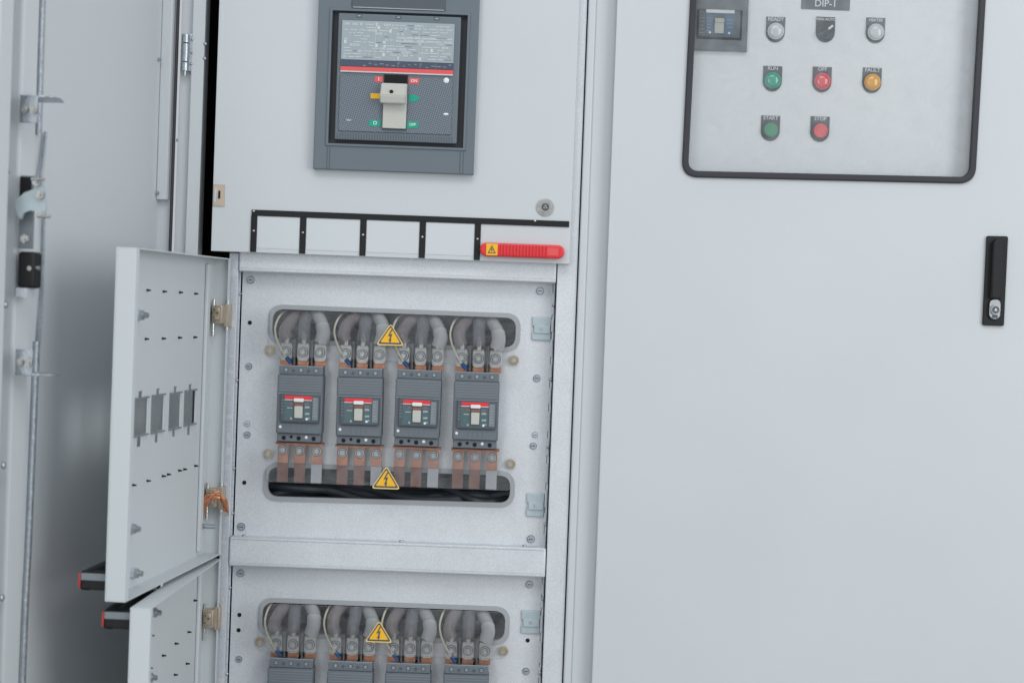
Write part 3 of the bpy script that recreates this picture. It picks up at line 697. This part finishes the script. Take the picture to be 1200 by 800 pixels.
# module
mx0, mx1 = M_(394.5, 90)[0], M_(538, 90)[0]; mz0 = iz0+.006; mz1 = iz1-.004
g = G(); g.box(ix0-.001, ix1+.001, -.008, -.004, iz0, iz1, rubber); g.box(mx0, mx1, -.022, 0, mz0, mz1, surr, bev=.002)
n_ = 44
for k in range(n_): x = mx0+.004+k*(mx1-mx0-.008)/n_; g.box(x, x+.0012, -.0226, -.0218, mz0+.002, mz0+.010, plas_d)
for u in (421, 467, 512):
    x = M_(u, 24)[0]; g.box(x-.004, x+.004, -.0228, -.0205, mz1-.006, mz1-.0015, ink); g.box(x-.0025, x+.0025, -.0236, -.0225, mz1-.005, mz1-.003, labelg)
g.build('housing', t)
fx0, fx1 = M_(399, 90)[0], M_(530.8, 90)[0]
fz = lambda v: M_(465, v)[1]
g = G(); g.box(fx0, fx1, -.0245, -.021, fz(156), fz(91), weavem, bev=.0006)
g.build('front_plate', t)
g = G(); g.box(fx0, fx1, -.0245, -.021, fz(72.5), fz(26.5), labelg, bev=.0006)
random.seed(11)
for k in range(12):
    z = fz(30.5+k*3.5)
    x = fx0+.004
    while x < fx1-.006:
        wd = random.uniform(.003, .016); r_ = random.random()
        if r_ < .45: g.box(x, min(x+wd, fx1-.003), -.0249, -.0243, z-.0006, z+.0006, pale)
        elif r_ < .62:
            n2 = int(wd/.0022)
            for q_ in range(n2): g.box(x+q_*.0022, x+q_*.0022+.0012, -.0249, -.0243, z-.002, z+.002, pale)
        elif r_ < .75: g.box(x, min(x+wd, fx1-.003), -.0249, -.0243, z-.0004, z+.0004, plas)
        elif r_ < .82: g.box(x, x+.004, -.0249, -.0243, z-.0028, z+.0028, pale)
        x += wd+random.uniform(.001, .004)
for f in (.3, .52, .72, .86): x = fx0+(fx1-fx0)*f; g.box(x-.0003, x+.0003, -.0249, -.0243, fz(71), fz(29), pale)
for v in (45.5, 49.5): g.box(fx0+(fx1-fx0)*.48, fx1-.003, -.0250, -.0243, fz(v)-.0005, fz(v)+.0005, pale)
g.build('rating_label', t)
g = G(); g.box(fx0, fx1, -.0245, -.021, fz(80), fz(73), navy)
for k in range(16):
    x = fx0+.035+k*.009; z = fz(random.uniform(74.5, 79)); g.box(x, x+random.uniform(.002, .006), -.0249, -.0244, z-.0004, z+.0004, labelg)
g.box(fx0+.09, fx0+.0905, -.0249, -.0244, fz(79.5), fz(74), labelg); g.box(fx0+.125, fx0+.1255, -.0249, -.0244, fz(79.5), fz(74), labelg); g.box(fx0+.15, fx0+.1505, -.0249, -.0244, fz(79.5), fz(74), labelg)
g.build('dip_switch_strip', t)
g = G(); g.box(fx0, fx1, -.0248, -.021, fz(85.4), fz(80.6), redl); g.box(fx0, fx1, -.0248, -.021, fz(86.9), fz(85.5), pale); g.build('red_stripe', t)
g = G(); tx0, tx1 = M_(449.5, 100)[0], M_(478.5, 100)[0]
g.box(tx0, tx1, -.026, -.024, fz(153), fz(89), ink, bev=.0005)
g.box(tx0+.001, tx1-.001, -.0262, -.0255, fz(99), fz(88.5), blackm)
g.box(tx0+.001, tx1-.001, -.031, -.0255, fz(151.5), fz(99), beige, bev=.001)
g.profx([(-.026, fz(99)), (-.033, fz(99)), (-.050, fz(114.5)), (-.046, fz(123.5)), (-.030, fz(122.5))], tx0-.003, tx1-.002, beige, bev=.0015)
g.cyl(((tx0+tx1)/2-.005, -.0475, fz(110)), .0030, .004, blackm)
g.build('toggle', t)
def mark(u0, u1, v0, v1, m, tx='', sz=.0065):
    g = G(); a = M_(u0, 100)[0]; b_ = M_(u1, 100)[0]; g.box(a, b_, -.0251, -.0244, fz(v1), fz(v0), m)
    if tx: g.text(tx, (a+b_)/2, fz((v0+v1)/2), sz, -.0253, white)
    g.build('position_mark', t)
mark(439.5, 448.5, 91, 97.5, redl, 'I', .008); mark(479.5, 491, 91.5, 98, redl, 'ON'); mark(435, 448, 111, 117, yellow)
mark(434.5, 448, 142, 149.5, green, 'O', .008); mark(479, 491.5, 142, 150, green, 'OFF', .006)
g = G(); a = M_(479.5, 115)[0]; g.poly([(a, fz(119)), (a+.009, fz(119)), (a+.019, fz(115)), (a+.009, fz(111)), (a, fz(111))], -.0251, -.0244, green); g.build('position_mark', t)
g = G(); g.text('TEST', M_(406, 143)[0]+.004, fz(143.5), .004, -.0253, white)
g.build('test_marking', t)
for (u, v, r, s_) in ((523, 94.5, .0045, 1), (522.5, 134, .0042, .5)):
    g = G(); x, z = M_(u, v, YD-.0245); g.sph((x, -.0248, z), r, white, (1, .3, s_)); g.build('screw', t)

# ================================================================== RIGHT CABINET
RC = Vector((.55, .2, ZF))
rc = thing('control_cabinet', 'closed light grey control cabinet with a framed window and black swing handle', 'control cabinet', RC)
Rz = -RC
YR = -.026
rx0 = X(689, 100); rs1 = X(697.5, 100); rd0 = X(722, 100, YR) ; rxe = .98
rx0 = X(674.8, 400); rs1 = X(684, 400); rd0 = X(708.2, 400, YR)
g = G(); g.box(rx0, rs1, -.010, .06, ZF, ZT, paint, bev=.003, seg=3); g.build('edge_flange', rc, Rz)
g = G(); g.box(rs1, rd0+.02, -.003, .06, ZF, ZT, paint, bev=.001); g.build('door_post', rc, Rz)
g = G(); g.box(rx0+.002, rxe, .38, .4, ZF, ZT, paint); g.box(rx0, rx0+.002, .06, .4, ZF, ZT, paint); g.box(rxe-.002, rxe, .0, .4, ZF, ZT, paint); g.box(rx0, rxe, 0, .4, ZT, ZT+.02, paint); g.box(rx0, rxe, .01, .38, ZF, ZF+.02, paint)
g.build('cabinet_body', rc, Rz)
YG = YR-.006
wq = [P(809, -2, YG), P(1155.5, 3, YG), P(1143.3, 215.5, YG), P(798.6, 207.5, YG)]
# carry the window sides up beyond the frame of the picture
up = .12
def extend(a, b_): a, b_ = Vector(a), Vector(b_); d = (a-b_).normalized(); return tuple(a+d*up)
wq[0] = extend(wq[0], wq[3]); wq[1] = extend(wq[1], wq[2])
def insetq(q, k):
    cc = sum((Vector(a) for a in q), Vector((0, 0)))/4
    return [tuple(Vector(a)+Vector((math.copysign(1, cc.x-a[0]), math.copysign(1, cc.y-a[1])))*k) for a in q]
g = G(); g.poly([(rd0, ZF+.03), (rxe, ZF+.03), (rxe, ZT-.02), (rd0, ZT-.02)], YR, YR+.022, paint, holes=[rquad(insetq(wq, .003), .022)], bev=.0025)
rdoor = g.build('door', rc, Rz)
g = G(); g.poly(rquad(wq, .024), YG, YR+.004, rubber, holes=[rquad(insetq(wq, .0105), .015)], bev=.0025)
wf = g.build('window_gasket', rc, Rz)
g = G(); g.poly(rquad(insetq(wq, .007), .016), YR+.004, YR+.008, glass); g.build('window_pane', rc, Rz)
YI = .006
g = G(); g.box(rd0+.03, rxe-.03, YI, YI+.002, wq[3][1]-.1, ZT-.05, paint_panel); ip = g.build('instrument_panel', rc, Rz)
# swing handle
hc = [P(1155.5, 276.5, YR), P(1180.5, 277, YR), P(1175.5, 382, YR), P(1150.5, 381, YR)]
g = G(); g.poly(rquad(hc, .003, 4), YR-.006, YR, black, bev=.0012)
sh = g.build('swing_handle', rc, Rz)
cx_, cz_ = sum(a[0] for a in hc)/4, sum(a[1] for a in hc)/4
hw = .0172; tl = (hc[0][0]-hc[3][0])/(hc[0][1]-hc[3][1])  # lean of the plate
lz1, lz0 = P(1168, 281, YR)[1], P(1165, 350, YR)[1]
lx = lambda z: cx_+(z-cz_)*tl
g = G(); pts = [(lx(lz0)-.0085, lz0), (lx(lz0)+.0085, lz0), (lx(lz1)+.0085, lz1-.0085)]
pts += [(lx(lz1)+.0085*math.cos(R(a)), lz1-.0085+.0085*math.sin(R(a))) for a in range(15, 180, 15)]+[(lx(lz1)-.0085, lz1-.0085)]
g.poly([((p[0]-lx(p[1]))*1.18+lx(p[1]), p[1]+(.001 if p[1] > lz0 else 0)) for p in pts], YR-.0075, YR-.0055, blackm)
g.poly(pts, YR-.017, YR-.007, black, bev=.0025); g.build('lever', sh)
lc = lx(P(1164, 363, YR)[1]); lzc = P(1164, 363, YR)[1]
g = G(); g.poly(rr(lc-.0088, lc+.0088, lzc-.015, lzc+.017, .008), YR-.012, YR-.0055, lockm, bev=.001); g.box(lc-.0045, lc+.0045, YR-.0125, YR-.0118, lzc-.013, lzc-.008, ink, bev=.0003)
g.cyl((lc, YR-.012, lzc), .0078, -.004, lockm, seg=24, bev=.001); g.cyl((lc, YR-.016, lzc), .0058, -.0004, ink, seg=20); g.cyl((lc, YR-.0164, lzc), .0036, -.0006, lockm, seg=3); g.cyl((lc, YR-.0164, lzc), .0018, -.001, steel, seg=12)
g.build('lock_cylinder', sh)

# ---- devices behind the window
def dev(u, v, kind, text, cap, label, cat, name):
    x, z = P(u, v, YI); t = thing(name, label, cat, (x, YI, z), 'pilot devices behind the window')
    g = G(); w_ = .0152; pts = [(-w_, .0235), (w_, .0235)]+[(w_*math.cos(R(a)), -.001+w_*math.sin(R(a))*1.06) for a in range(0, -181, -12)]
    g.poly(pts[::-1], -.0022, 0, legend, bev=.0004); g.build('legend_plate', t)
    g = G()
    g.text(text, 0, .0195, .0082 if len(text) < 6 else .0062, -.0024, white); g.build('legend_text', t)
    g = G()
    if kind == 'lamp':
        g.cyl((0, -.002, 0), .0142, -.003, legend, seg=32, bev=.001)
        g.cyl((0, -.005, 0), .0132, -.006, cap, seg=32, bev=.003); g.sph((0, -.0095, 0), .0115, cap, (1, .35, 1), seg=24); g.build('lens', t)
    elif kind == 'button':
        g.cyl((0, -.002, 0), .0138, -.006, legend, seg=32, bev=.001); g.build('collar', t); g = G()
        g.cyl((0, -.008, 0), .0112, -.004, cap, seg=32, bev=.001); g.build('button', t)
    else:
        g.cyl((0, -.002, 0), .0138, -.005, legend, seg=32, bev=.001); g.build('collar', t); g = G()
        Mr = Matrix.Rotation(R(-40), 4, 'Y'); g.box(-.0125, .0125, -.018, -.006, -.0036, .0036, plas_d, bev=.0015, M=Mr); g.box(.003, .012, -.0184, -.0178, -.0018, .0018, white, bev=.0003, M=Mr); g.build('selector_knob', t)
    return t
dev(908.5, 37.5, 'lamp', 'READY', capw, 'white indicator lamp in the top row beside the small breaker', 'indicator lamp', 'indicator_lamp')
dev(967, 37.5, 'sel', 'MAN AUTO', None, 'dark grey selector switch with slanted white pointer between two white lamps', 'selector switch', 'selector_switch')
dev(1025.5, 38.5, 'lamp', 'HEATER', capw, 'white indicator lamp right of the selector switch', 'indicator lamp', 'indicator_lamp')
dev(905, 95, 'lamp', 'RUN', capg, 'glossy green indicator lamp above the START button', 'indicator lamp', 'indicator_lamp')
dev(963, 96, 'lamp', 'OFF', capr, 'glossy red indicator lamp between the green and amber lamps', 'indicator lamp', 'indicator_lamp')
dev(1021.5, 97, 'lamp', 'FAULT', capy, 'amber indicator lamp marked FAULT', 'indicator lamp', 'indicator_lamp')
dev(902.5, 153, 'button', 'START', capg2, 'green push button marked START', 'push button', 'push_button')
dev(960.5, 154, 'button', 'STOP', capr, 'red push button marked STOP', 'push button', 'push_button')
x, z = P(967.5, 2, YI); t = thing('name_plate', 'grey nameplate with white letters above the selector switch', 'nameplate', (x, YI, z))
g = G(); g.box(-.039, .039, -.002, 0, -.0135, .017, plas, bev=.0005); g.build('plate', t)
g = G(); g.text('DIP-1', 0, -.004, .0155, -.0024, white); g.build('lettering', t)
# small breaker in window
def S_(u, v, y=YI-.01): return P(u, v, y)
xa, xb = S_(811, 30)[0], S_(876.5, 30)[0]; zb_ = S_(843, 59.5)[1]; xc = (xa+xb)/2
t = thing('small_circuit_breaker', 'small circuit breaker with pale toggle in a grey surround behind the window', 'circuit breaker', (xc, YI, zb_))
W2 = (xb-xa)/2; a0, a1 = S_(817, 30)[0]-xc, S_(869.5, 30)[0]-xc; b0, b1 = S_(843, 46.5)[1]-zb_, S_(843, 12)[1]-zb_
g = G(); g.poly(sq(-W2, W2, 0, .15), -.010, 0, surr, holes=[sq(a0, a1, b0, b1)], bev=.0012); g.box(a0, a1, -.0015, -.0002, b0, b1, blackm); g.build('surround', t)
g = G(); g.box(a0+.0015, a1-.0035, -.016, -.001, b0+.003, b1-.001, plas_d, bev=.001); g.box(a0+.013, a1-.0135, -.0175, -.015, b0+.006, b1-.001, devblue, bev=.0006)
g.box(a0+.013, a1-.0135, -.018, -.0165, b1-.006, b1-.0008, white)
for k in range(5): g.box(a0+.003, a0+.010, -.0165, -.0155, b0+.008+k*.006, b0+.0092+k*.006, plas_l); g.box(a0+.015, a0+.021, -.018, -.0172, b0+.012+k*.005, b0+.0127+k*.005, labelg)
for k in range(3): g.box(a1-.025, a1-.016, -.018, -.0172, b0+.018+k*.006, b0+.0187+k*.006, labelg)
for x in (a0+.020, a1-.021): g.cyl((x, -.0174, b0+.0095), .0018, -.001, white, seg=12)
g.build('front_plate', t)
xm = (a0+a1)/2; g = G(); g.box(xm-.010, xm+.007, -.019, -.017, b0+.007, b1-.007, ink); g.box(xm-.009, xm+.006, -.022, -.0185, b0+.008, b1-.020, beige, bev=.001); g.box(xm-.009, xm+.006, -.024, -.0185, b1-.022, b1-.015, beige, bev=.001)
g.build('toggle', t)
